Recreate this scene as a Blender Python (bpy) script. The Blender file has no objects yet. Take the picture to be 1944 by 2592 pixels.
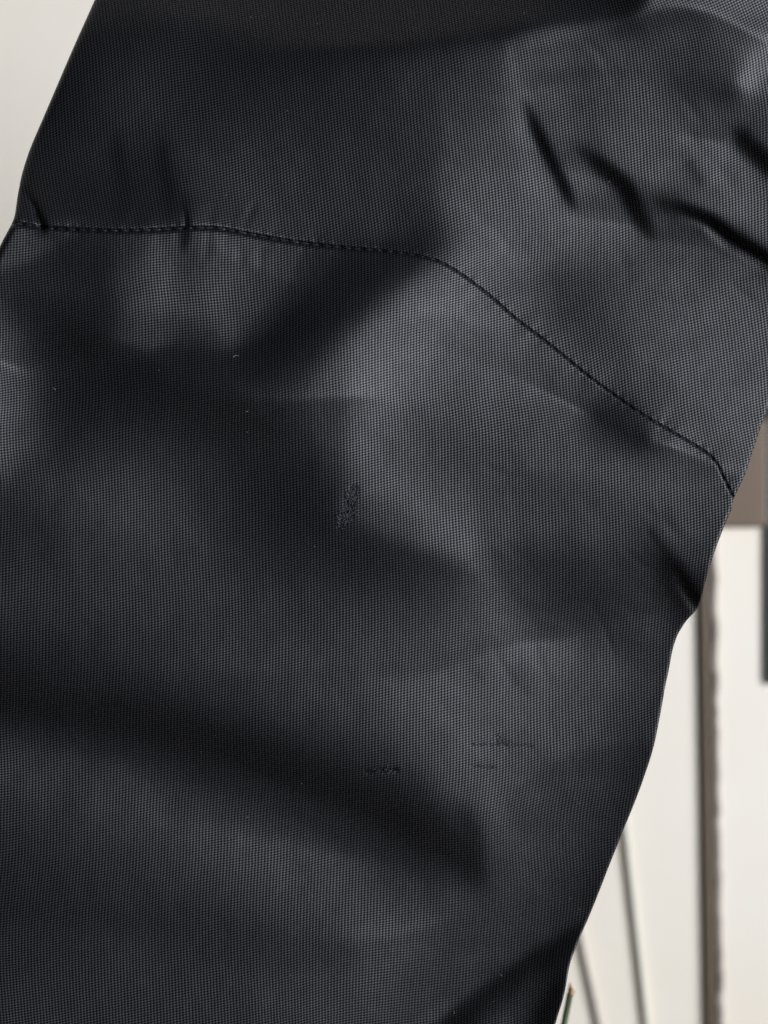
import bpy, math, random
import numpy as np

# ------------------------------------------------------------------ units
# photograph pixels of the sleeve's plane -> metres
S = 0.173 / 1944.0
D = 0.24                      # camera to sleeve plane
CX, CY = 972.0, 1296.0
scene = bpy.context.scene
col = scene.collection

# ------------------------------------------------------------------ camera
cam = bpy.data.cameras.new('camera')
cam_o = bpy.data.objects.new('camera', cam)
col.objects.link(cam_o)
cam_o.location = (0, -D, 0)
cam_o.rotation_euler = (math.radians(90), 0, 0)
cam.sensor_fit = 'VERTICAL'
cam.sensor_height = 24.0
cam.lens = 24.0 * D / (2592 * S)
cam.clip_start = 0.005
cam.clip_end = 50
cam.dof.use_dof = True
cam.dof.focus_distance = D - 0.001
cam.dof.aperture_fstop = cam.lens / 4.2      # 4.2 mm pupil
scene.camera = cam_o

# ------------------------------------------------------------------ world, window light
LAMP_POS = (2.07, -1.65, -0.27)
LAMP_SIZE = (1.5, 2.25)
LAMP_W = 202.0
AMB = 0.045
world = bpy.data.worlds.new('World')
scene.world = world
world.use_nodes = True
bg = world.node_tree.nodes['Background']
bg.inputs[0].default_value = (0.95, 0.96, 1.0, 1)
bg.inputs[1].default_value = AMB

ld = bpy.data.lights.new('window_light', 'AREA')
ld.shape = 'RECTANGLE'
ld.size, ld.size_y = LAMP_SIZE
ld.energy = LAMP_W
ld.color = (0.885, 0.92, 1.0)
lo = bpy.data.objects.new('window_light', ld)
col.objects.link(lo)
lo.location = LAMP_POS
from mathutils import Vector
lo.rotation_euler = (-Vector(LAMP_POS)).to_track_quat('-Z', 'Y').to_euler()

vs = scene.view_settings
vs.view_transform = 'Standard'
vs.look = 'None'
vs.exposure = 0.0
vs.gamma = 1.0
vs.use_curve_mapping = False

# ------------------------------------------------------------------ helpers
rng = np.random.default_rng(7)
random.seed(7)

def tag(o, label=None, cat=None, group=None, kind=None):
    if label: o['label'] = label
    if cat: o['category'] = cat
    if group: o['group'] = group
    if kind: o['kind'] = kind
    return o

def link(name, me, mat=None, parent=None, smooth=True):
    o = bpy.data.objects.new(name, me)
    col.objects.link(o)
    if mat and not me.materials: me.materials.append(mat)
    if parent: o.parent = parent
    if smooth:
        me.polygons.foreach_set('use_smooth', [True] * len(me.polygons))
    return o

def W(X, Y, h):
    """photo pixel + height in px towards the viewer -> world position"""
    k = (D - np.asarray(h) * S) / D
    return np.stack([(np.asarray(X) - CX) * S * k, -np.asarray(h) * S + 0 * k,
                     -(np.asarray(Y) - CY) * S * k], -1)

def srgb(v):
    v = np.asarray(v, float) / 255.0
    return np.where(v <= 0.04045, v / 12.92, ((v + 0.055) / 1.055) ** 2.4)

# ================================================================== SHAPE OF THE CLOTH
# tone rows read along the sleeve: y, then x:tone pairs
ROWS = [
 (-60, '240:26 500:28 700:22 900:18 1100:17 1400:17 1600:22 1680:60 1800:72 1950:80'),
 (20,  '240:27 300:28 500:31 700:24 900:20 1100:18 1300:18 1500:18 1600:22 1660:70 1750:72 1900:82'),
 (55,  '220:28 300:30 500:36 700:28 900:21 1100:19 1300:20 1370:30 1400:55 1500:40 1580:38 1640:70 1800:66 1900:68'),
 (90,  '200:29 300:34 400:38 500:38 700:30 900:25 1100:26 1200:32 1290:50 1360:76 1500:76 1650:72 1800:66 1940:84'),
 (150, '170:29 200:32 300:40 400:43 500:39 600:35 700:36 800:38 900:42 1000:47 1100:52 1200:60 1290:76 1330:88 1450:80 1600:74 1750:62 1850:64 1900:96 1940:98'),
 (210, '150:29 200:34 300:43 400:44 600:40 800:42 1000:50 1150:60 1250:68 1305:88 1345:80 1420:70 1480:60 1600:66 1730:52 1790:54 1840:50 1890:90 1940:74'),
 (300, '110:28 150:33 300:45 400:45 500:43 700:46 900:48 1050:56 1120:62 1250:72 1320:92 1350:64 1420:70 1500:62 1600:72 1700:74 1850:70 1944:60'),
 (400, '80:27 120:32 250:38 350:36 500:47 650:51 800:49 950:51 1060:53 1110:66 1200:74 1300:78 1350:86 1420:74 1500:70 1600:74 1700:74 1820:78 1944:60'),
 (470, '70:27 110:31 250:33 350:32 440:36 500:48 650:51 800:50 950:50 1070:50 1120:62 1180:76 1280:76 1370:84 1480:76 1560:70 1660:74 1760:72 1850:80 1944:78'),
 (540, '60:28 150:29 250:31 350:29 440:30 500:44 600:48 700:50 850:51 1000:48 1090:45 1130:62 1190:78 1300:78 1400:80 1500:78 1580:74 1680:62 1800:70 1870:82 1944:82'),
 (600, '0:60 60:64 110:62 160:56 260:44 330:48 420:60 520:60 650:56 760:50 850:44 960:46 1060:42 1110:46 1150:76 1250:80 1350:78 1450:76 1550:72 1650:66 1750:60 1850:50 1944:72'),
 (650, '0:66 60:68 100:52 160:42 260:42 330:52 400:66 470:54 560:66 680:60 760:50 840:34 920:24 1000:22 1065:34 1100:72 1160:84 1250:82 1350:74 1450:70 1560:64 1680:62 1800:62 1944:58'),
 (710, '0:42 60:40 150:39 260:40 330:56 400:70 470:60 560:68 660:60 760:46 850:27 950:26 1010:46 1060:82 1150:90 1250:76 1340:62 1430:50 1520:54 1650:66 1750:68 1850:68 1944:72'),
 (800, '0:60 60:44 150:37 270:38 340:62 400:66 480:62 560:68 640:56 720:34 800:24 870:27 930:46 985:86 1056:104 1150:92 1250:80 1340:70 1430:54 1500:52 1600:64 1700:70 1800:72 1944:74'),
 (865, '0:76 40:66 100:42 200:34 300:48 350:66 410:56 470:36 530:48 585:64 640:40 720:28 800:36 860:62 920:98 990:104 1070:96 1150:84 1300:76 1400:70 1490:52 1560:54 1680:68 1800:70 1944:74'),
 (905, '0:76 60:58 150:33 300:27 420:27 500:30 590:42 660:30 740:34 810:50 870:88 930:104 1020:96 1130:80 1300:74 1450:68 1540:62 1700:68 1800:72 1944:72'),
 (960, '0:74 80:50 150:32 300:27 450:29 600:31 700:38 770:50 830:72 885:100 950:99 1050:88 1150:78 1300:74 1450:70 1560:66 1700:68 1830:72 1944:74'),
 (1050,'0:74 60:64 130:42 200:34 300:37 400:35 500:34 600:36 700:44 780:58 850:84 900:94 970:90 1060:76 1150:68 1250:70 1400:68 1470:56 1540:38 1600:36 1660:66 1740:72 1800:70 1900:76'),
 (1110,'0:72 80:58 160:44 260:46 400:48 500:46 600:42 700:42 790:50 860:78 920:86 1000:78 1100:68 1200:64 1320:66 1440:66 1530:50 1600:40 1650:52 1720:70 1800:72 1880:74'),
 (1180,'0:64 80:54 160:50 260:56 400:59 500:54 600:45 700:41 800:43 862:66 920:80 1000:74 1100:68 1200:64 1300:66 1450:70 1600:72 1700:70 1800:66 1860:70'),
 (1250,'0:52 100:50 200:58 350:62 450:59 550:49 650:41 750:38 845:42 885:62 950:80 1050:84 1150:78 1250:70 1350:67 1450:67 1550:68 1650:72 1720:74 1790:68'),
 (1350,'0:48 100:46 200:55 350:62 500:58 600:47 700:42 800:40 900:44 990:58 1080:78 1150:90 1230:84 1300:72 1400:67 1500:68 1600:64 1660:56 1730:66 1800:60'),
 (1430,'0:50 100:50 250:58 500:60 650:51 800:46 900:44 1000:46 1100:58 1175:86 1240:90 1300:70 1350:55 1450:52 1550:60 1630:54 1680:36 1720:54 1780:56'),
 (1520,'0:55 200:56 400:58 600:55 800:52 950:55 1100:62 1200:78 1270:92 1340:74 1420:53 1520:48 1600:58 1680:50 1720:22 1745:12 1770:30'),
 (1600,'0:50 200:50 400:52 600:55 800:58 1000:66 1150:78 1250:88 1320:86 1400:76 1480:60 1560:50 1640:60 1720:52'),
 (1680,'0:36 150:40 300:46 500:54 700:60 900:66 1050:72 1200:78 1300:85 1400:83 1500:75 1600:62 1690:52'),
 (1740,'0:26 100:33 200:38 350:42 500:50 700:58 900:64 1050:76 1150:84 1250:82 1400:80 1500:70 1600:60 1680:50'),
 (1800,'0:23 100:24 200:22 300:22 400:32 500:43 650:51 800:60 950:68 1100:84 1250:86 1400:78 1550:62 1660:48'),
 (1860,'0:46 100:42 200:34 300:24 400:17 500:20 600:33 700:44 800:53 900:60 1000:68 1100:80 1200:86 1300:79 1450:70 1600:50'),
 (1930,'0:55 150:58 300:56 400:48 500:34 600:24 700:24 800:36 900:46 1000:58 1100:74 1180:83 1300:77 1400:72 1500:64 1620:46'),
 (2000,'0:56 200:56 350:60 500:55 600:48 700:40 800:32 900:26 1000:33 1080:55 1150:76 1250:81 1400:72 1500:62 1600:44'),
 (2080,'0:50 200:54 350:58 500:62 650:60 800:48 900:34 1000:22 1100:28 1180:60 1260:83 1350:73 1450:62 1570:44'),
 (2150,'0:46 200:52 350:54 500:60 650:66 800:62 900:52 1000:36 1100:24 1190:28 1232:68 1300:83 1400:68 1530:46'),
 (2200,'0:44 200:50 350:53 500:58 650:64 800:64 900:60 1000:50 1100:42 1190:46 1245:70 1300:80 1400:66 1510:46'),
 (2270,'0:42 200:48 400:52 600:58 750:64 900:66 1000:62 1100:62 1200:74 1280:80 1380:64 1490:42'),
 (2350,'0:42 200:46 400:46 600:48 800:56 950:70 1050:74 1150:74 1250:76 1330:60 1400:42 1460:28'),
 (2420,'0:44 300:50 600:50 850:60 1000:82 1100:86 1200:78 1260:58 1330:32 1390:23 1440:30'),
 (2480,'0:46 300:52 600:55 850:66 1000:88 1100:82 1180:60 1250:30 1300:25 1350:42 1400:30'),
 (2540,'0:48 300:52 600:56 850:70 1000:86 1080:72 1150:40 1200:22 1260:38 1320:50 1370:24 1410:22'),
 (2600,'0:50 300:52 600:56 850:72 1000:80 1060:58 1110:28 1160:23 1220:46 1280:56 1330:38 1370:18'),
 (2740,'0:50 300:52 600:56 850:66 1000:60 1060:40 1110:28 1160:40 1220:52 1280:50 1340:30'),
]
# narrow creases: points, half width, tone at the bottom, strength
CREASES = [      # last value: which ends stay open (1 start, 2 end, 0 both taper out)
 ([(1280,90),(1300,175),(1325,260),(1345,340),(1385,470)], 17, 92, 0.6, 0),
 ([(1870,240),(1905,190),(1960,105)], 20, 108, 0.9, 2),
 ([(1690,212),(1770,205),(1850,225)], 28, 48, 0.5, 0),
 ([(1318,225),(1350,310),(1385,385),(1420,455),(1440,500),(1462,545)], 14, 12, 1.0, 0),
 ([(1440,358),(1500,402),(1550,440),(1585,474),(1605,520),(1640,585),(1665,620)], 20, 12, 1.0, 0),
 ([(1640,500),(1700,525),(1755,548),(1800,572),(1851,612),(1960,678)], 21, 8, 1.0, 2),
 ([(1850,322),(1909,378),(1960,436)], 24, 18, 1.0, 2),
 ([(1735,400),(1755,430),(1785,480)], 17, 46, 0.8, 0),
 ([(290,320),(308,440),(324,578)], 16, 22, 0.7, 0),
 ([(402,325),(424,460),(432,578)], 15, 19, 0.75, 0),
 ([(462,480),(469,545),(470,590),(462,650)], 9, 7, .95, 0),
 ([(56,465),(88,525),(108,574)], 11, 4, 1.0, 2),
 ([(1450,1030),(1520,1065),(1590,1098),(1630,1112),(1665,1128)], 21, 26, 0.95, 0),
 ([(1640,1335),(1690,1405)], 7, 30, 0.9, 2),
 ([(1680,1400),(1718,1470),(1770,1545)], 25, 6, 1.0, 2),
 ([(1365,2580),(1395,2530),(1428,2470)], 14, 14, .9, 1),
 ([(1120,1500),(1180,1600),(1150,1700)], 30, 84, .3, 0),
]
# crisp turns of the cloth: line, tone on one side (start, end), tone on the other, half width, reach
EDGES = [
 ([(1118,330),(1106,450),(1110,560),(1120,645)], (52, 44), (66, 74), 28, 70),
 ([(760,118),(972,114),(1265,98),(1323,78),(1382,60),(1587,52),(1628,25),(1655,-30)], (36, 78), (19, 18), 12, 45),
 ([(1098,660),(1045,710),(985,755),(930,808),(878,868),(840,915)], (24, 36), (80, 92), 38, 80),
 ([(316,873),(375,885),(445,868),(504,879),(586,897),(656,861),(715,809),(780,745)], (32, 27), (66, 34), 9, 36),
 ([(-40,705),(0,690),(100,648),(178,603)], (40, 42), (72, 58), 8, 32),
 ([(885,925),(864,1000),(866,1100),(878,1200)], (64, 44), (96, 76), 30, 60),
 ([(893,1315),(960,1350),(1060,1388),(1150,1425)], (42, 48), (70, 86), 24, 50),
 ([(1222,1340),(1258,1440),(1298,1520),(1370,1592)], (82, 86), (66, 54), 22, 50),
 ([(-60,1790),(150,1838),(300,1852),(400,1876),(520,1910),(640,1950),(760,1996),(900,2064),(1000,2116),(1100,2172),(1190,2200)],
  (46, 44), (19, 22), 20, 46),
 ([(1200,2075),(1228,2140),(1230,2205)], (30, 26), (74, 78), 16, 36),
 ([(1095,2600),(1180,2522),(1290,2442),(1390,2377),(1462,2336)], (25, 24), (74, 52), 13, 42),
]
X0, X1, Y0, Y1 = -176, 2160, -176, 2768
G = 8

def tone_map(xs, ys):
    rows = []
    for y, t in ROWS:
        pr = [p.split(':') for p in t.split()]
        rows.append(np.interp(xs, [float(a) for a, b in pr], [float(b) for a, b in pr]))
    rows = np.array(rows)
    yy = np.array([r[0] for r in ROWS], float)
    T = np.empty((len(ys), len(xs)))
    for j in range(len(xs)):
        T[:, j] = np.interp(ys, yy, rows[:, j])
    return T

def poly_dist(XX, YY, pts):
    best = np.full(XX.shape, 1e9)
    tt = np.zeros(XX.shape)
    n = len(pts) - 1
    for i in range(n):
        ax, ay = pts[i]; bx, by = pts[i + 1]
        dx, dy = bx - ax, by - ay
        t = np.clip(((XX - ax) * dx + (YY - ay) * dy) / (dx * dx + dy * dy), 0, 1)
        d = np.hypot(XX - ax - t * dx, YY - ay - t * dy)
        m = d < best
        best[m] = d[m]; tt[m] = (i + t[m]) / n
    return best, tt

def blur(A, sig):
    if sig <= 0: return A
    r = int(3 * sig) + 1
    k = np.exp(-0.5 * (np.arange(-r, r + 1) / sig) ** 2); k /= k.sum()
    P = np.pad(A, r, mode='edge')
    P = sum(k[i] * P[:, i:i + A.shape[1]] for i in range(2 * r + 1))
    return sum(k[i] * P[i:i + A.shape[0], :] for i in range(2 * r + 1))

def target(g):
    xs = np.arange(X0, X1 + 1, g, dtype=float); ys = np.arange(Y0, Y1 + 1, g, dtype=float)
    T = blur(tone_map(xs, ys), 10.0 / g)
    XX, YY = np.meshgrid(xs, ys)
    for pts, ta, tb, hw, reach in EDGES:
        d, t = poly_dist(XX, YY, pts)
        P = np.array(pts, float); n = len(P) - 1
        i = np.clip((t * n).astype(int), 0, n - 1); f = t * n - i
        e = P[i + 1] - P[i]
        c = P[i] + f[..., None] * e
        sd = (-(XX - c[..., 0]) * e[..., 1] + (YY - c[..., 1]) * e[..., 0]) / np.hypot(e[..., 0], e[..., 1])
        k = 0.5 + 0.5 * np.tanh(sd / max(hw, .7 * g))
        tone = k * (ta[0] + (ta[1] - ta[0]) * t) + (1 - k) * (tb[0] + (tb[1] - tb[0]) * t)
        w = 0.85 * np.exp(-(d / reach) ** 2)
        T = T * (1 - w) + tone * w
    for pts, hw, tone, st, op in CREASES:
        d, t = poly_dist(XX, YY, pts)
        pr = np.ones_like(t)
        if not op & 1: pr = pr * np.clip(t / .25, 0, 1)
        if not op & 2: pr = pr * np.clip((1 - t) / .25, 0, 1)
        pr = pr * pr * (3 - 2 * pr)
        w = st * pr * np.exp(-(d / np.maximum(hw * (.45 + .55 * pr), g * .8)) ** 2)
        T = T * (1 - w) + (np.minimum(T, tone) if tone < 60 else np.maximum(T, tone)) * w
    T = 100.0 * (T / 100.0) ** 1.18          # tones were read off a brightened enlargement
    return xs, ys, XX, YY, T

# local shading model: window light on a rough glossy cloth
ALPHA, GAIN, SPEC, KD, AMBV = 0.335, 0.60, 0.04, 0.004, 0.0013

def light_samples():
    c = np.array([LAMP_POS[0], -LAMP_POS[2], -LAMP_POS[1]])   # x right, y down, z to viewer
    f = -c / np.linalg.norm(c)
    r = np.cross(f, [0, 1, 0]); r /= np.linalg.norm(r)
    u = np.cross(r, f)
    return [(c + r * a * LAMP_SIZE[0] + u * b * LAMP_SIZE[1], f)
            for a in (-.27, .27) for b in (-.3, 0, .3)]
LS = light_samples()

class Shader:
    def __init__(self, XX, YY):
        P = np.stack([(XX - CX) * S, (YY - CY) * S, 0 * XX], -1)
        v = np.array([0, 0, D]) - P
        self.v = v / np.linalg.norm(v, axis=-1, keepdims=True)
        self.l = []
        for pos, f in LS:
            L = pos - P
            r2 = (L ** 2).sum(-1)
            L = L / np.sqrt(r2)[..., None]
            E = LAMP_W / math.pi / r2 * np.clip(-(L @ f), 0, 1) / len(LS)
            H = L + self.v; H /= np.linalg.norm(H, axis=-1, keepdims=True)
            F = SPEC + (1 - SPEC) * (1 - (H * L).sum(-1)) ** 5
            self.l.append((L, H, E, F))
    def __call__(self, p, q):
        inv = 1 / np.sqrt(1 + p * p + q * q)
        dot = lambda a: np.maximum((-p * a[..., 0] - q * a[..., 1] + a[..., 2]) * inv, 1e-3)
        nv = dot(self.v)
        a2 = ALPHA ** 2
        gv = nv + np.sqrt(a2 + (1 - a2) * nv * nv)
        I = AMBV
        for L, H, E, F in self.l:
            nl = dot(L); nh = dot(H)
            Dg = a2 / (math.pi * (nh * nh * (a2 - 1) + 1) ** 2)
            gl = nl + np.sqrt(a2 + (1 - a2) * nl * nl)
            I = I + E * nl * (KD / math.pi + GAIN * F * Dg / (gv * gl))
        return I

def solve_height():
    """cloth height (px) whose folds give the tones under the window light: damped Gauss-Newton, coarse to fine"""
    z = None
    for g, outer, inner, LAM in LEVELS:
        xs, ys, XX, YY, T = target(g)
        cen = lambda m: .25 * (m[1:, 1:] + m[1:, :-1] + m[:-1, 1:] + m[:-1, :-1])
        Tg = srgb(cen(T)) ** GM
        sh = Shader(cen(XX), cen(YY))
        z0 = -TILT * (XX - 930) - 60.0 * ((XX - 930) / 1050) ** 2 - 40 * ((YY - 1250) / 1400) ** 2
        if z is None: z = z0.copy()
        else:
            zx = np.array([np.interp(xs, oxs, r) for r in z])
            z = np.array([np.interp(ys, oys, zx[:, j]) for j in range(len(xs))]).T
        oxs, oys = xs, ys
        ny, nx = z.shape
        kx = 2 * np.pi * np.fft.fftfreq(2 * nx, g)[None]; ky = 2 * np.pi * np.fft.fftfreq(2 * ny, g)[:, None]
        k2 = kx ** 2 + ky ** 2
        def dxy(m):
            a = m[:-1, :-1]; b = m[:-1, 1:]; c = m[1:, :-1]; d = m[1:, 1:]
            return (b - a + d - c) / (2 * g), (c - a + d - b) / (2 * g)
        def dxyT(u, v):
            o = np.zeros((ny, nx)); u = u / (2 * g); v = v / (2 * g)
            o[:-1, :-1] += -u - v; o[:-1, 1:] += u - v; o[1:, :-1] += -u + v; o[1:, 1:] += u + v
            return o
        def lap(m):
            o = np.zeros_like(m)
            dx = m[:, 1:] - m[:, :-1]; dy = m[1:] - m[:-1]
            o[:, :-1] += dx; o[:, 1:] -= dx; o[:-1] += dy; o[1:] -= dy
            return o / g ** 2
        def parts(z):
            p, q = dxy(z)
            I = np.maximum(sh(p, q), 1e-4)
            r = I ** GM - Tg
            sl = np.sqrt(p * p + q * q) + 1e-9
            ex = np.maximum(sl - SMAX, 0)
            L = lap(z)
            cost = (r * r).sum() + BAR * (ex * ex).sum() + GSL * (p * p + q * q).sum() + LAM * (L * L).sum() + EPS * ((z - z0) ** 2).sum()
            return p, q, I, r, sl, ex, cost
        mu = 1e-3
        p, q, I, r, sl, ex, cost = parts(z)
        for it in range(outer):
            e = 0.01
            dI = GM * I ** (GM - 1)
            Jp = dI * (sh(p + e, q) - sh(p - e, q)) / (2 * e); Jq = dI * (sh(p, q + e) - sh(p, q - e)) / (2 * e)
            bw = BAR * ex / sl + GSL
            grad = dxyT(r * Jp + bw * p, r * Jq + bw * q) + LAM * lap(lap(z)) + EPS * (z - z0)
            act = BAR * (ex > 0) + GSL
            cc = np.mean(Jp ** 2) * .5 + np.mean(Jq ** 2) * .5 + mu
            def A(v):
                u, w = dxy(v)
                s_ = Jp * u + Jq * w
                return dxyT(Jp * s_ + (mu + act) * u, Jq * s_ + (mu + act) * w) + LAM * lap(lap(v)) + EPS * v
            def M(v):
                f = np.concatenate([v, v[:, ::-1]], 1); f = np.concatenate([f, f[::-1]], 0)
                return np.real(np.fft.ifft2(np.fft.fft2(f) / (cc * k2 + LAM * k2 ** 2 + EPS)))[:ny, :nx]
            x = np.zeros_like(z); res = -grad; y = M(res); d = y.copy(); ry = (res * y).sum()
            for k in range(inner):
                Ad = A(d); al = ry / max((d * Ad).sum(), 1e-30)
                x += al * d; res = res - al * Ad; y = M(res); rn = (res * y).sum()
                if rn < 1e-4 * ry and k > 5: break
                d = y + (rn / ry) * d; ry = rn
            new = parts(z + x)
            if new[-1] < cost:
                z = z + x; p, q, I, r, sl, ex, cost = new; mu = max(mu * .4, 1e-5)
            else: mu = min(mu * 4, 10)
        print('solve', g, 'rms', float(np.sqrt(np.mean(r ** 2))), 'mu', mu, 'z', float(z.min()), float(z.max()), 'slope', float(sl.max()))
    return xs, ys, z
LEVELS = ((64, 30, 25, 80.0), (32, 16, 25, 40.0), (16, 10, 25, 12.0), (8, 8, 25, 1.8))
GSL = 0.0005
GM, EPS, SMAX, BAR, TILT = 0.3, 5e-9, 0.85, 0.3, 0.05

HX, HY, HZ = solve_height()
# fine unevenness of the cloth
def noise_field(shape, wl, seed):
    r = np.random.default_rng(seed)
    n = r.standard_normal(shape)
    ky = np.fft.fftfreq(shape[0], G)[:, None]; kx = np.fft.fftfreq(shape[1], G)[None]
    k = np.hypot(kx, ky)
    f = np.real(np.fft.ifft2(np.fft.fft2(n) * np.exp(-((k - 1 / wl) * wl / .5) ** 2)))
    return f / f.std()
HZ = HZ - HZ[(HY > 900) & (HY < 2000)][:, (HX > 500) & (HX < 1500)].mean()
HZ = HZ + 0.3 * noise_field(HZ.shape, 330, 3) + 0.2 * noise_field(HZ.shape, 130, 1) + 0.06 * noise_field(HZ.shape, 60, 2)

def add_micro_creases():
    global HZ
    r = np.random.default_rng(21)
    GX, GY = np.meshgrid(HX, HY)
    for k in range(46):
        if k < 18:      # short gathers either side of the seam, mostly on the inner side
            x = r.uniform(90, 780); y = 582 + max(0, x - 540) * .14 + r.choice([-1, 1]) * r.uniform(25, 60)
            a = math.radians(90 + r.normal(0, 14)); ln = r.uniform(50, 120); dp = r.uniform(.5, 1.1)
        elif k < 34:    # crumpling towards the crook
            x = r.uniform(1380, 1900); y = r.uniform(120, 900)
            a = math.radians(48 + r.normal(0, 22)); ln = r.uniform(80, 200); dp = r.uniform(.5, 1.2)
        else:
            x = r.uniform(1250, 1700); y = r.uniform(1000, 1750)
            a = math.radians(r.uniform(20, 70)); ln = r.uniform(90, 220); dp = r.uniform(.4, .8)
        bend = r.normal(0, .3)
        pts = [(x + ln * (t - .5) * math.cos(a + bend * (t - .5)), y + ln * (t - .5) * math.sin(a + bend * (t - .5))) for t in (0, .33, .66, 1)]
        d, t = poly_dist(GX, GY, pts)
        HZ = HZ - dp * np.sin(np.pi * np.clip(t, .001, .999)) * np.exp(-(d / r.uniform(10, 17)) ** 2)
add_micro_creases()

def sample(F, X, Y):
    fx = np.clip((X - X0) / G, 0, F.shape[1] - 1.001); fy = np.clip((Y - Y0) / G, 0, F.shape[0] - 1.001)
    i = fx.astype(int); j = fy.astype(int); a = fx - i; b = fy - j
    # smooth (cubic) sampling so that facets never show
    def cub(t):
        return [-.5*t**3+t**2-.5*t, 1.5*t**3-2.5*t**2+1, -1.5*t**3+2*t**2+.5*t, .5*t**3-.5*t**2]
    wa, wb = cub(a), cub(b)
    out = 0
    for n in range(4):
        jj = np.clip(j + n - 1, 0, F.shape[0] - 1)
        row = 0
        for m in range(4):
            ii = np.clip(i + m - 1, 0, F.shape[1] - 1)
            row = row + wa[m] * F[jj, ii]
        out = out + wb[n] * row
    return out

DRIFT_U = 2.0 * noise_field(HZ.shape, 620, 11); DRIFT_V = 2.0 * noise_field(HZ.shape, 420, 12)
# thread coordinates: arc length over the folds
PX = np.gradient(HZ, G, axis=1); PY = np.gradient(HZ, G, axis=0)
UX = np.cumsum(np.sqrt(1 + PX ** 2), 1) * G
UX = UX - UX[:, [int((900 - X0) / G)]] + 900
VY = np.cumsum(np.sqrt(1 + PY ** 2), 0) * G
VY = VY - VY[[int((1300 - Y0) / G)], :] + 1300
UX = blur(UX, 3); VY = blur(VY, 3)

# ------------------------------------------------------------------ outline of the sleeve
SEAM = [(30,566),(61,568),(105,577),(200,582),(300,585),(400,582),(468,578),(540,576),(600,586),(700,606),(800,620),
        (900,630),(972,635),(1042,644),(1107,658),(1165,691),(1236,744),(1300,803),(1380,863),(1499,962),(1616,1044),
        (1722,1104),(1790,1146),(1813,1170),(1830,1208),(1857,1262)]
LEFT_UP = [(30,566),(38,545),(44,498),(55,440),(76,375),(117,281),(187,117),(240,0),(310,-160)]
RIGHT_UP = [(1857,1262),(1885,1205),(1908,1136),(1925,1083),(1941,1041),(1980,900),(2040,700),(2085,400),(2105,100),(2110,-160)]
LEFT_LOW = [(30,566),(0,621),(-40,720),(-80,900),(-100,1300),(-105,1800),(-100,2740)]
RIGHT_LOW = [(1857,1262),(1852,1290),(1836,1325),(1810,1392),(1790,1457),(1776,1515),(1766,1541),(1736,1572),(1714,1608),(1702,1645),
             (1693,1697),(1684,1735),(1675,1790),(1654,1898),(1616,2009),(1558,2150),(1499,2302),(1458,2396),(1441,2443),
             (1429,2519),(1405,2592),(1370,2740)]

def resample(pts, t, smooth=2):
    P = np.array(pts, float)
    for _ in range(smooth):      # Chaikin rounding keeps the end points
        Q = [P[0]]
        for a, b in zip(P[:-1], P[1:]):
            Q += [0.8 * a + 0.2 * b, 0.2 * a + 0.8 * b]
        Q.append(P[-1]); P = np.array(Q)
    s = np.r_[0, np.cumsum(np.hypot(*np.diff(P, axis=0).T))]
    s /= s[-1]
    return np.stack([np.interp(t, s, P[:, 0]), np.interp(t, s, P[:, 1])], -1)

NU = 540
def panel_grid(side_l, side_r, nv):
    t = np.linspace(0, 1, nv + 1)
    v = 0.25 * t + 0.75 * t ** 2 if False else t
    v = np.sinh(1.6 * t) / math.sinh(1.6)          # rows crowd together at the seam
    # extra-fine rows right at the seam
    v = np.r_[0, 0.0006, 0.0012, 0.002, 0.003, v[1:][v[1:] > 0.0035]]
    u = np.linspace(0, 1, NU + 1)
    u = 0.5 - 0.5 * np.cos(np.pi * u) * (0.18) - (0.5 - u) * 0.82
    u = (u - u[0]) / (u[-1] - u[0])
    top = resample(SEAM, u); L = resample(side_l, v); R = resample(side_r, v)
    bot = L[-1] + u[:, None] * (R[-1] - L[-1])
    U = u[None, :, None]; V = v[:, None, None]
    C = (1 - V) * top[None] + V * bot[None] + (1 - U) * L[:, None] + U * R[:, None] \
        - ((1 - U) * (1 - V) * top[0] + U * (1 - V) * top[-1] + (1 - U) * V * bot[0] + U * V * bot[-1])
    return C[..., 0], C[..., 1], L, R

SEAM_F = resample(SEAM, np.linspace(0, 1, 260))
SEAM_LEN = np.r_[0, np.cumsum(np.hypot(*np.diff(SEAM_F, axis=0).T))]

def seam_dist(X, Y):
    d = np.full(X.shape, 1e9); s = np.zeros(X.shape)
    lo, hi = SEAM_F[:, 1].min() - 130, SEAM_F[:, 1].max() + 130
    m = (Y > lo) & (Y < hi)
    x, y = X[m], Y[m]
    bd = np.full(x.shape, 1e9); bs = np.zeros(x.shape)
    for i in range(0, len(SEAM_F)):
        dd = np.hypot(x - SEAM_F[i, 0], y - SEAM_F[i, 1])
        k = dd < bd
        bd[k] = dd[k]; bs[k] = SEAM_LEN[i]
    # refine to the segment
    ds = SEAM_LEN[1]
    i = np.clip((bs / SEAM_LEN[-1] * (len(SEAM_F) - 1)).round().astype(int), 1, len(SEAM_F) - 2)
    t = SEAM_F[i + 1] - SEAM_F[i - 1]; t /= np.linalg.norm(t, axis=1)[:, None]
    rx, ry = x - SEAM_F[i, 0], y - SEAM_F[i, 1]
    bs = SEAM_LEN[i] + rx * t[:, 0] + ry * t[:, 1]
    bd2 = np.abs(rx * t[:, 1] - ry * t[:, 0])
    bd = np.where(bd < 40, bd2, bd)
    d[m] = bd; s[m] = bs
    return d, s

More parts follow.
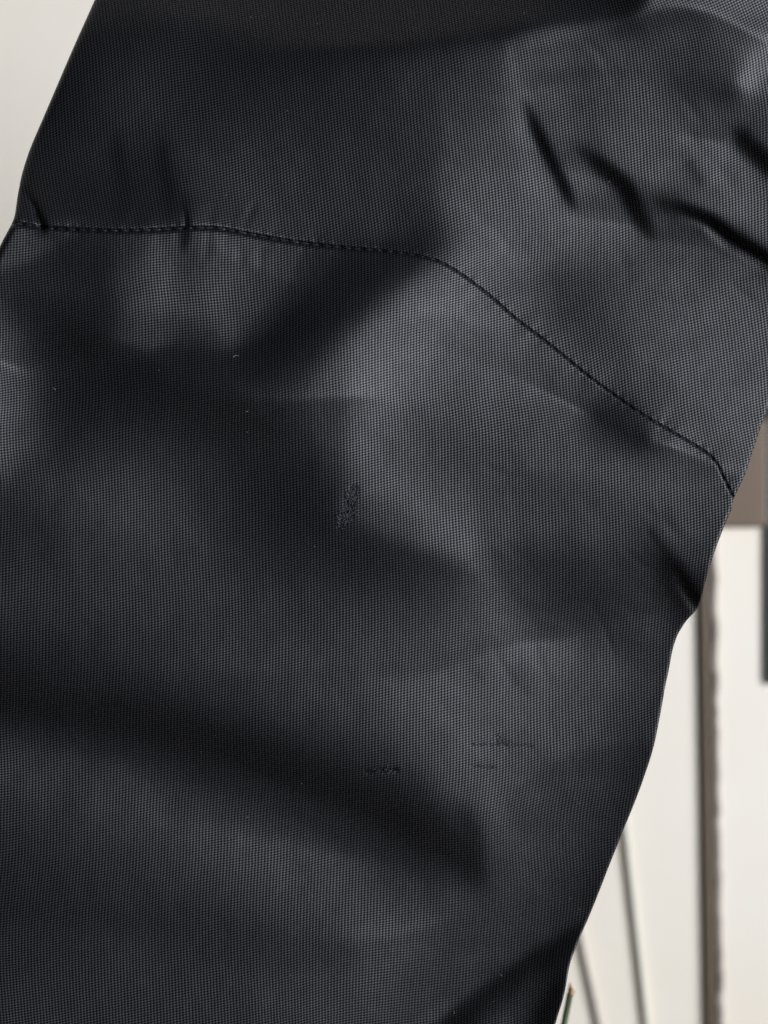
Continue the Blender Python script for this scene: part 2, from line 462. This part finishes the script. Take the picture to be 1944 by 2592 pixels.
STITCH = 27.0
SNAGS = [  # centre line, half width, dent, loss of gloss
    ([(895,1240),(888,1268)], 12, 2.6, 1.0), ([(884,1270),(880,1300),(872,1312)], 17, 3.4, 1.0), ([(874,1316),(858,1332)], 11, 2.4, .9),
    ([(926,1955),(960,1951),(1004,1949)], 5, 5.0, 1.0),
    ([(1195,1887),(1255,1885),(1345,1889)], 4, 0.9, .5),
    ([(1262,1868),(1280,1884)], 14, 1.0, .45),
    ([(1192,1940),(1252,1944)], 4, 0.8, .45),
]
def wear_at(X, Y):
    w = np.zeros(X.shape); dent = np.zeros(X.shape)
    for pts, hw, dp, ws in SNAGS:
        d, _ = poly_dist(X, Y, pts)
        rough = np.abs(np.sin(X * 12.9898 + Y * 78.233) * 43758.5453) % 1.0 if X.size > 1 else np.full(X.shape, .5)
        lump = .5 + .5 * np.sin(X * .31 + 2 * np.sin(Y * .21)) * np.sin(Y * .27 + X * .13)
        g = np.exp(-(d / (hw * (.55 + .6 * lump))) ** 2) * (.7 + .3 * rough)
        w = np.maximum(w, ws * g); dent = np.maximum(dent, dp * g)
    return w, dent

def height(X, Y, upper):
    h = sample(HZ, X, Y)
    d, s = seam_dist(X, Y)
    lf = np.clip((1150 - X) / 200, 0, 1)                 # the seam gapes more on the inner side
    gro = np.exp(-(d / (3.0 + 2.0 * lf)) ** 2)
    h = h - (4.8 + 6.0 * lf) * gro * (0.8 + 0.2 * np.cos(s / STITCH * 2 * np.pi) + 0.15 * np.sin(s * .09) * np.sin(s * .041))
    ph = s / STITCH * 2 * np.pi
    jit = np.sin(s * .031 + 1) + np.sin(s * .0143)
    h = h + np.exp(-((d - 9) / 7) ** 2) * (0.05 + 0.55 * np.cos(ph + .6 * jit) * (0.6 + .4 * np.sin(s * .05))) * (1.25 if upper else 0.8)
    h = h + np.exp(-(d / 45) ** 2) * 0.5 * np.sin(s * .065 + 1.2 * jit)
    for pts, hw, dp in DEEP:
        d, t = poly_dist(X, Y, pts)
        h = h - dp * np.exp(-(d / hw) ** 2) * np.clip(1.5 * t, 0, 1)
    return h

DEEP = [([(1690,520),(1733,539),(1792,566),(1851,612),(1960,676)], 17, 19),
        ([(1695,1420),(1726,1478),(1768,1542)], 17, 13), ([(58,470),(88,525),(108,576)], 9, 15), ([(467,520),(470,575)], 7, 5)]

def build_panel(name, side_l, side_r, nv, upper, mat, parent):
    X, Y, L, R = panel_grid(side_l, side_r, nv)
    h = height(X, Y, upper)
    w, dent = wear_at(X, Y)
    h = h - dent
    # the cloth rolls over at the outline
    for edge, roll in ((L, 20.0), (R, 5.0)):
        a = np.abs(X - edge[:, None, 0])
        k = np.clip(1 - a / roll, 0, 1)
        h = h - roll * (1 - np.sqrt(np.clip(1 - k ** 2, 0, 1)))
    nr, nc = X.shape
    front = W(X, Y, h)
    # back of the tube, from the right outline round to the left
    nb = 14
    tb = np.linspace(0, 1, nb + 2)[1:-1]
    ang = tb * np.pi
    xl, xr = front[:, 0], front[:, -1]
    c = (xl + xr) / 2; hw = (xr - xl) / 2
    back = c[:, None] + hw[:, None] * np.cos(ang)[None, :, None]
    back[..., 1] += np.sin(ang)[None] * 0.05
    P = np.concatenate([front, back], 1)
    nt = nc + nb
    verts = P.reshape(-1, 3)
    idx = np.arange(nr * nt).reshape(nr, nt)
    nxt = np.roll(idx, -1, axis=1)
    a = idx[:-1]; b = nxt[:-1]; c2 = nxt[1:]; d2 = idx[1:]
    F = np.stack([a, b, c2, d2], -1) if upper else np.stack([a, d2, c2, b], -1)
    F = F.reshape(-1, 4)
    me = bpy.data.meshes.new(name)
    me.vertices.add(len(verts)); me.vertices.foreach_set('co', verts.ravel())
    me.loops.add(F.size); me.loops.foreach_set('vertex_index', F.ravel())
    me.polygons.add(len(F)); me.polygons.foreach_set('loop_start', np.arange(0, F.size, 4))
    me.update(calc_edges=True)
    # thread coordinates
    uu = sample(UX, X, Y); vv = sample(VY, X, Y)
    if upper:
        r = math.radians(5.5); uu, vv = uu * math.cos(r) - vv * math.sin(r), uu * math.sin(r) + vv * math.cos(r)
    else:
        vv = vv + 0.00002 * (uu - 900) ** 2; uu = uu + 10 * np.sin(vv / 330.0)
    uu = uu + sample(DRIFT_U, X, Y); vv = vv + sample(DRIFT_V, X, Y)
    # pulled threads around the snags
    uu = uu + 3.5 * w * np.sin(Y * .9) ; vv = vv + 2.5 * w * np.sin(X * .8)
    co = np.zeros((nr, nt, 3)); co[:, :nc, 0] = uu; co[:, :nc, 1] = vv
    co[:, nc:, 0] = X[:, -1:] + np.arange(nb)[None] * 120; co[:, nc:, 1] = Y[:, -1:]
    at = me.attributes.new('thread', 'FLOAT_VECTOR', 'POINT'); at.data.foreach_set('vector', co.ravel())
    ww = np.zeros((nr, nt)); ww[:, :nc] = w
    at = me.attributes.new('wear', 'FLOAT', 'POINT'); at.data.foreach_set('value', ww.ravel())
    return link(name, me, mat, parent)

# ------------------------------------------------------------------ materials
def nodes(name):
    m = bpy.data.materials.new(name); m.use_nodes = True
    nt = m.node_tree; b = nt.nodes['Principled BSDF']
    return m, nt, b

def mth(nt, op, a, b=None, c=None):
    n = nt.nodes.new('ShaderNodeMath'); n.operation = op
    for i, x in enumerate((a, b, c)):
        if x is None: continue
        if isinstance(x, (int, float)): n.inputs[i].default_value = x
        else: nt.links.new(x, n.inputs[i])
    return n.outputs[0]

def cloth_material():
    m, nt, b = nodes('black_woven_nylon')
    N = nt.nodes; Lk = nt.links
    at = N.new('ShaderNodeAttribute'); at.attribute_name = 'thread'
    we = N.new('ShaderNodeAttribute'); we.attribute_name = 'wear'
    nz = N.new('ShaderNodeTexNoise'); nz.inputs['Scale'].default_value = 0.035; nz.inputs['Detail'].default_value = 2
    Lk.new(at.outputs['Vector'], nz.inputs['Vector'])
    sx = N.new('ShaderNodeSeparateXYZ'); Lk.new(at.outputs['Vector'], sx.inputs[0])
    wob = mth(nt, 'MULTIPLY', mth(nt, 'SUBTRACT', nz.outputs['Fac'], 0.5), 2.0)
    u = mth(nt, 'ADD', sx.outputs[0], wob); v = mth(nt, 'ADD', sx.outputs[1], wob)
    # columns of warp knuckles, each column a little lower than its neighbour
    colm = mth(nt, 'COSINE', mth(nt, 'MULTIPLY', u, 2 * math.pi / 8.0))
    sk = mth(nt, 'ADD', mth(nt, 'MULTIPLY', v, 2 * math.pi / 6.6), mth(nt, 'MULTIPLY', u, 2 * math.pi * 0.28 / 8.0))
    dots = mth(nt, 'COSINE', sk)
    hgt = mth(nt, 'ADD', mth(nt, 'MULTIPLY', colm, 0.5), mth(nt, 'MULTIPLY', dots, 0.5))
    mask = N.new('ShaderNodeMapRange'); mask.interpolation_type = 'SMOOTHSTEP'
    mask.inputs['From Min'].default_value = -0.55; mask.inputs['From Max'].default_value = 0.75
    mask.inputs['To Min'].default_value = 0.08; mask.inputs['To Max'].default_value = 1.0
    Lk.new(hgt, mask.inputs['Value'])
    # irregular yarn brightness
    n2 = N.new('ShaderNodeTexNoise'); n2.inputs['Scale'].default_value = 0.11; n2.inputs['Detail'].default_value = 3
    sc = N.new('ShaderNodeVectorMath'); sc.operation = 'MULTIPLY'; sc.inputs[1].default_value = (1.0, 0.25, 1)
    Lk.new(at.outputs['Vector'], sc.inputs[0]); Lk.new(sc.outputs[0], n2.inputs['Vector'])
    var = mth(nt, 'ADD', 0.72, mth(nt, 'MULTIPLY', n2.outputs['Fac'], 0.56))
    wear = mth(nt, 'SUBTRACT', 1.0, mth(nt, 'MULTIPLY', we.outputs['Fac'], 0.8))
    sp = mth(nt, 'MULTIPLY', mth(nt, 'MULTIPLY', mask.outputs[0], var), wear)  # mask dims the gloss in the weave gaps, imitating their self-shadow
    Lk.new(mth(nt, 'MULTIPLY', sp, SPEC_LEVEL), b.inputs['Specular IOR Level'])
    colr = N.new('ShaderNodeMix'); colr.data_type = 'RGBA'
    colr.inputs[6].default_value = (0.002, 0.002, 0.0028, 1); colr.inputs[7].default_value = (0.0052, 0.0056, 0.0085, 1)  # gaps between threads: their self-shadow painted in as a darker base colour
    Lk.new(mask.outputs[0], colr.inputs[0]); Lk.new(colr.outputs[2], b.inputs['Base Color'])
    b.inputs['Roughness'].default_value = ROUGH
    bp = N.new('ShaderNodeBump'); bp.inputs['Strength'].default_value = 0.27; bp.inputs['Distance'].default_value = 1.2 * S
    Lk.new(hgt, bp.inputs['Height']); Lk.new(bp.outputs[0], b.inputs['Normal'])
    return m
ROUGH, SPEC_LEVEL = 0.545, 1.0

def plain(name, c, rough=0.6, spec=0.4, noise=None):
    m, nt, b = nodes(name)
    b.inputs['Base Color'].default_value = (*c, 1)
    b.inputs['Roughness'].default_value = rough
    b.inputs['Specular IOR Level'].default_value = spec
    if noise:
        sc, c2, stretch = noise
        tc = nt.nodes.new('ShaderNodeTexCoord'); mp = nt.nodes.new('ShaderNodeMapping')
        mp.inputs['Scale'].default_value = stretch
        nz = nt.nodes.new('ShaderNodeTexNoise'); nz.inputs['Scale'].default_value = sc; nz.inputs['Detail'].default_value = 4
        mx = nt.nodes.new('ShaderNodeMix'); mx.data_type = 'RGBA'
        mx.inputs[6].default_value = (*c, 1); mx.inputs[7].default_value = (*c2, 1)
        nt.links.new(tc.outputs['Object'], mp.inputs[0]); nt.links.new(mp.outputs[0], nz.inputs['Vector'])
        rm = nt.nodes.new('ShaderNodeMapRange'); rm.inputs['From Min'].default_value = .35; rm.inputs['From Max'].default_value = .65
        nt.links.new(nz.outputs['Fac'], rm.inputs['Value'])
        nt.links.new(rm.outputs[0], mx.inputs[0]); nt.links.new(mx.outputs[2], b.inputs['Base Color'])
    return m

M_cloth = cloth_material()
M_thread = plain('black_sewing_thread', (0.006, 0.006, 0.007), 0.6, 0.3)
M_fibre = plain('frayed_black_fibre', (0.05, 0.052, 0.062), 0.5, 0.5)
M_lint = plain('pale_lint', (0.17, 0.165, 0.16), 0.9, 0.1)
M_wall = plain('cream_wall_paint', (0.87, 0.795, 0.67), 0.7, 0.2, (6, (0.89, 0.835, 0.735), (1, 1, 1)))
M_floor = plain('grey_floor', (0.22, 0.21, 0.2), 0.6, 0.3)
M_brown = plain('brown_wood', (0.17, 0.12, 0.08), 0.5, 0.3, (30, (0.135, 0.095, 0.063), (1, 1, .1)))
M_pole = plain('dark_brown_cane', (0.15, 0.115, 0.078), 0.45, 0.4, (60, (0.19, 0.148, 0.10), (1, 1, .15)))
M_twig = plain('grey_brown_bark', (0.44, 0.385, 0.34), 0.8, 0.2, (90, (0.27, 0.225, 0.19), (1, 1, .5)))
M_stem = plain('grey_green_dry_stem', (0.70, 0.68, 0.59), 0.7, 0.2, (80, (0.62, 0.60, 0.52), (1, 1, .2)))
M_stem2 = plain('grey_dry_stem', (0.60, 0.55, 0.48), 0.7, 0.2, (80, (0.50, 0.46, 0.40), (1, 1, .2)))
M_green = plain('green_stem', (0.05, 0.075, 0.03), 0.5, 0.4, (120, (0.08, 0.09, 0.04), (1, 1, .3)))
M_tan = plain('tan_cut_tip', (0.45, 0.30, 0.15), 0.8, 0.2)
M_dark = plain('dark_green_paint', (0.03, 0.045, 0.04), 0.4, 0.4)

# ------------------------------------------------------------------ setting
def box(name, lo, hi, mat, parent=None, bev=0.0):
    x0, y0, z0 = lo; x1, y1, z1 = hi
    v = [(x, y, z) for x in (x0, x1) for y in (y0, y1) for z in (z0, z1)]
    f = [(0,1,3,2),(4,6,7,5),(0,4,5,1),(2,3,7,6),(0,2,6,4),(1,5,7,3)]
    me = bpy.data.meshes.new(name); me.from_pydata(v, [], f)
    if bev:
        import bmesh
        bm = bmesh.new(); bm.from_mesh(me)
        bmesh.ops.bevel(bm, geom=bm.edges[:], offset=bev, segments=3, profile=.5, affect='EDGES')
        bm.to_mesh(me); bm.free()
    return link(name, me, mat, parent, smooth=False)

WY = 0.30                                         # wall behind the sleeve
FZ = -0.34
tag(box('wall', (-1.6, WY, FZ), (1.6, WY + .1, 1.6), M_wall), kind='structure')
tag(box('floor', (-1.6, -1.2, FZ - .05), (1.6, WY - .001, FZ), M_floor), kind='structure')

def bgp(X, Y, y):
    """point seen at photo pixel X, Y at depth y behind the sleeve plane"""
    k = (D + y) / D
    return ((X - CX) * S * k, y, -(Y - CY) * S * k)

def tube(name, pts, rad, mat, parent=None, n=10, bump=None):
    P = np.array(pts, float); V = []; F = []
    m = len(P)
    for i in range(m):
        t = P[min(i + 1, m - 1)] - P[max(i - 1, 0)]; t /= np.linalg.norm(t)
        a = np.cross(t, (0, 1, 0.01)); a /= np.linalg.norm(a); b = np.cross(t, a)
        r = rad[i] if hasattr(rad, '__len__') else rad
        for k in range(n):
            an = 2 * math.pi * k / n
            V.append(P[i] + r * (a * math.cos(an) + b * math.sin(an)))
    for i in range(m - 1):
        for k in range(n):
            F.append((i*n+k, i*n+(k+1)%n, (i+1)*n+(k+1)%n, (i+1)*n+k))
    F.append(tuple(range(n))[::-1]); F.append(tuple((m-1)*n+k for k in range(n)))
    me = bpy.data.meshes.new(name); me.from_pydata([tuple(v) for v in V], [], F)
    return link(name, me, mat, parent)

def down_to_floor(a, b):
    a = np.array(a); b = np.array(b)
    t = (FZ - a[2]) / (b[2] - a[2])
    return a + (b - a) * t

# brown rail and dark edging strip on the wall
z_rail = bgp(0, 1335, WY)[2]
xp = bgp(1947, 1300, WY - .006)[0]
zb = bgp(0, 1735, WY - .006)[2]
tag(box('wooden_rail', (-0.02, WY - .006, z_rail), (xp - .0003, WY - .0005, z_rail + .055), M_brown, bev=.002),
    'brown wooden rail fixed across the cream wall', 'rail')
tag(box('edging_strip', (xp, WY - .003, zb), (xp + .03, WY - .0005, 0.9), M_dark, bev=.0008),
    'dark green upright edging strip at the end of the brown rail', 'strip')

# brown cane and the knotty twig beside it
def leaning(a_px, b_px, y, r, mat, name, seg=24, jag=0.0, parent=None, seed=1):
    rr = np.random.default_rng(seed)
    a = np.array(bgp(*a_px, y)); b = down_to_floor(a, bgp(*b_px, y))
    t = np.linspace(0, 1, seg)
    P = a[None] + (b - a)[None] * t[:, None]
    if jag:
        P[:, 0] += rr.normal(0, jag, seg)
        rad = r * (1 + rr.normal(0, .12, seg))
    else: rad = np.full(seg, r)
    return tube(name, P, rad, mat, parent)

kb = (D + .29) / D * S
tag(leaning((1780, 1350), (1799, 2592), .2975, 9.5 * kb, M_pole, 'brown_cane', seed=3),
    'straight dark brown cane leaning upright against the cream wall', 'cane')
tag(leaning((1803, 1352), (1823, 2592), .2975, 10.5 * kb, M_twig, 'knotty_twig', seg=60, jag=.0004, seed=5),
    'knotty pale grey brown twig right beside the dark brown cane', 'twig')
tag(leaning((1560, 1900), (1638, 2592), .298, 8 * kb, M_stem, 'dry_stem', seed=6),
    'pale grey green dry stem leaning between sleeve and brown cane', 'stem')
tag(leaning((1455, 2300), (1518, 2592), .298, 8 * kb, M_stem2, 'dry_stem', seed=8),
    'darker grey dry stem beside the short green stem', 'stem')
g = bpy.data.objects.new('green_stem', None); col.objects.link(g)
yg = .05
a = np.array(bgp(1443, 2515, yg)); b = down_to_floor(a, bgp(1428, 2592, yg))
g.location = b
tag(g, 'short green stem with a tan withered tip under the sleeve', 'stem')
kg = (D + yg) / D * S
t = np.linspace(0, 1, 14)[:, None]
tube('stalk', (a + (b - a) * t) - b, 8 * kg, M_green, g)
for k, (dx, dy, ln) in enumerate(((6, -14, 1), (13, -4, 1), (-3, -10, 1), (10, 8, 1), (3, -18, 1))):
    e = a + np.array([dx * kg, 0.0005 * k, -dy * kg])
    tube('withered_tip', np.array([a + np.array([0, 0, -.001]), (a + e) / 2 + np.array([.0002, 0, .0001]), e]) - b,
         [6 * kg, 5 * kg, 2 * kg], M_tan, g, n=6)

# ------------------------------------------------------------------ the sleeve
root = bpy.data.objects.new('jacket_sleeve', None)
col.objects.link(root)
tag(root, 'black woven jacket sleeve with curved seam and small snags, hanging in soft folds', 'sleeve')
up = build_panel('upper_panel', LEFT_UP, RIGHT_UP, 330, True, M_cloth, root)
low = build_panel('lower_panel', LEFT_LOW, RIGHT_LOW, 560, False, M_cloth, root)

# stitches in the seam groove
def stitch_mesh():
    n, m = 6, 7
    V, F = [], []
    for i in range(m):
        t = i / (m - 1); x = (t - .5) * 19 * S
        r = 1.35 * S * math.sqrt(max(0.08, 1 - (2 * t - 1) ** 4))
        z = 1.0 * S * (1 - (2 * t - 1) ** 2)
        for k in range(n):
            an = 2 * math.pi * k / n
            V.append((x, r * math.cos(an), z + r * math.sin(an)))
    for i in range(m - 1):
        for k in range(n):
            F.append((i*n+k, i*n+(k+1)%n, (i+1)*n+(k+1)%n, (i+1)*n+k))
    F.append(tuple(range(n))[::-1]); F.append(tuple((m-1)*n+k for k in range(n)))
    me = bpy.data.meshes.new('stitch'); me.from_pydata(V, [], F); me.materials.append(M_thread)
    me.polygons.foreach_set('use_smooth', [True] * len(me.polygons))
    return me
from mathutils import Matrix
ST = stitch_mesh()
ns = int(SEAM_LEN[-1] / STITCH)
for i in range(ns):
    s0 = (i + .5) * STITCH + rng.normal(0, .8)
    e = 8
    q = [np.array([np.interp(s0 + d, SEAM_LEN, SEAM_F[:, 0]), np.interp(s0 + d, SEAM_LEN, SEAM_F[:, 1])]) for d in (-e, 0, e)]
    hs = [float(height(np.array([p[0]]), np.array([p[1]]), True)[0]) - 0.3 for p in q]
    w3 = [Vector(W(p[0], p[1], h)) for p, h in zip(q, hs)]
    tx = (w3[2] - w3[0]).normalized(); nn = Vector((0, -1, 0)); nn = (nn - tx * nn.dot(tx)).normalized(); ty = nn.cross(tx)
    R = Matrix((tx, ty, nn)).transposed().to_4x4()
    R.translation = w3[1]
    o = bpy.data.objects.new('stitch', ST); col.objects.link(o); o.parent = root
    o.matrix_world = R @ Matrix.Rotation(rng.normal(0, .06), 4, 'Z')

# frayed fibres of the snags and lint on the cloth
def fibres(name, items, mat, parent, n=4):
    V, F = [], []
    for pts, r in items:
        P = np.array(pts); m = len(P); b0 = len(V)
        for i in range(m):
            t = P[min(i+1, m-1)] - P[max(i-1, 0)]; t /= np.linalg.norm(t) + 1e-12
            a = np.cross(t, (.3, .5, .8)); a /= np.linalg.norm(a) + 1e-12; bb = np.cross(t, a)
            for k in range(n):
                an = 2 * math.pi * k / n
                V.append(tuple(P[i] + r * (a * math.cos(an) + bb * math.sin(an))))
        for i in range(m - 1):
            for k in range(n):
                F.append((b0+i*n+k, b0+i*n+(k+1)%n, b0+(i+1)*n+(k+1)%n, b0+(i+1)*n+k))
    me = bpy.data.meshes.new(name); me.from_pydata(V, [], F)
    o = link(name, me, mat, parent)
    return o

def surf(x, y, lift=0):
    h = height(np.array([x]), np.array([y]), False)[0]
    _, dn = wear_at(np.array([x]), np.array([y]))
    return W(x, y, h - dn[0] + lift)

def curl(x, y, ln, ang, lift):
    P = []
    bend = rng.normal(0, .9)
    for k in range(5):
        t = k / 4
        P.append(surf(x, y, lift * math.sin(math.pi * t) + .4))
        x += ln / 4 * math.cos(ang); y += ln / 4 * math.sin(ang); ang += bend / 4 + rng.normal(0, .25)
    return P

for (pts, hw, dp, ws), cnt, nm in zip(SNAGS, (45, 90, 34, 18, 6, 14, 5), ('frayed_snag',) * 7):
    it = []
    for _ in range(cnt):
        t = rng.random(); q = resample(pts, np.array([t]), 0)[0]
        x = q[0] + rng.normal(0, hw * .5); y = q[1] + rng.normal(0, hw * .5)
        it.append((curl(x, y, rng.uniform(5, 13), rng.uniform(0, 6.28), rng.uniform(1, 4.5)), rng.uniform(.45, .8) * S))
    tag(fibres(nm, it, M_fibre, root), kind='stuff')

it = []
for _ in range(45):
    x, y = rng.uniform(120, 1800), rng.uniform(20, 2560)
    if y < 500 and x < 330 - y * .4: continue
    if y > 1250 and x > 1900 - (y - 1250) * .36: continue
    ln = rng.choice([2.5, 3.5, 5, 9], p=[.5, .3, .15, .05])
    it.append((curl(x, y, ln, rng.uniform(0, 6.28), .8), rng.uniform(.4, .75) * S))
for x, y, ln in ((1537, 463, 9), (1272, 170, 7), (620, 1043, 8), (140, 988, 9), (590, 905, 16), (1270, 2470, 7), (1148, 2560, 6)):
    it.append((curl(x, y, ln, rng.uniform(0, 6.28), 1.2), .85 * S))
tag(fibres('lint', it, M_lint, root), kind='stuff')
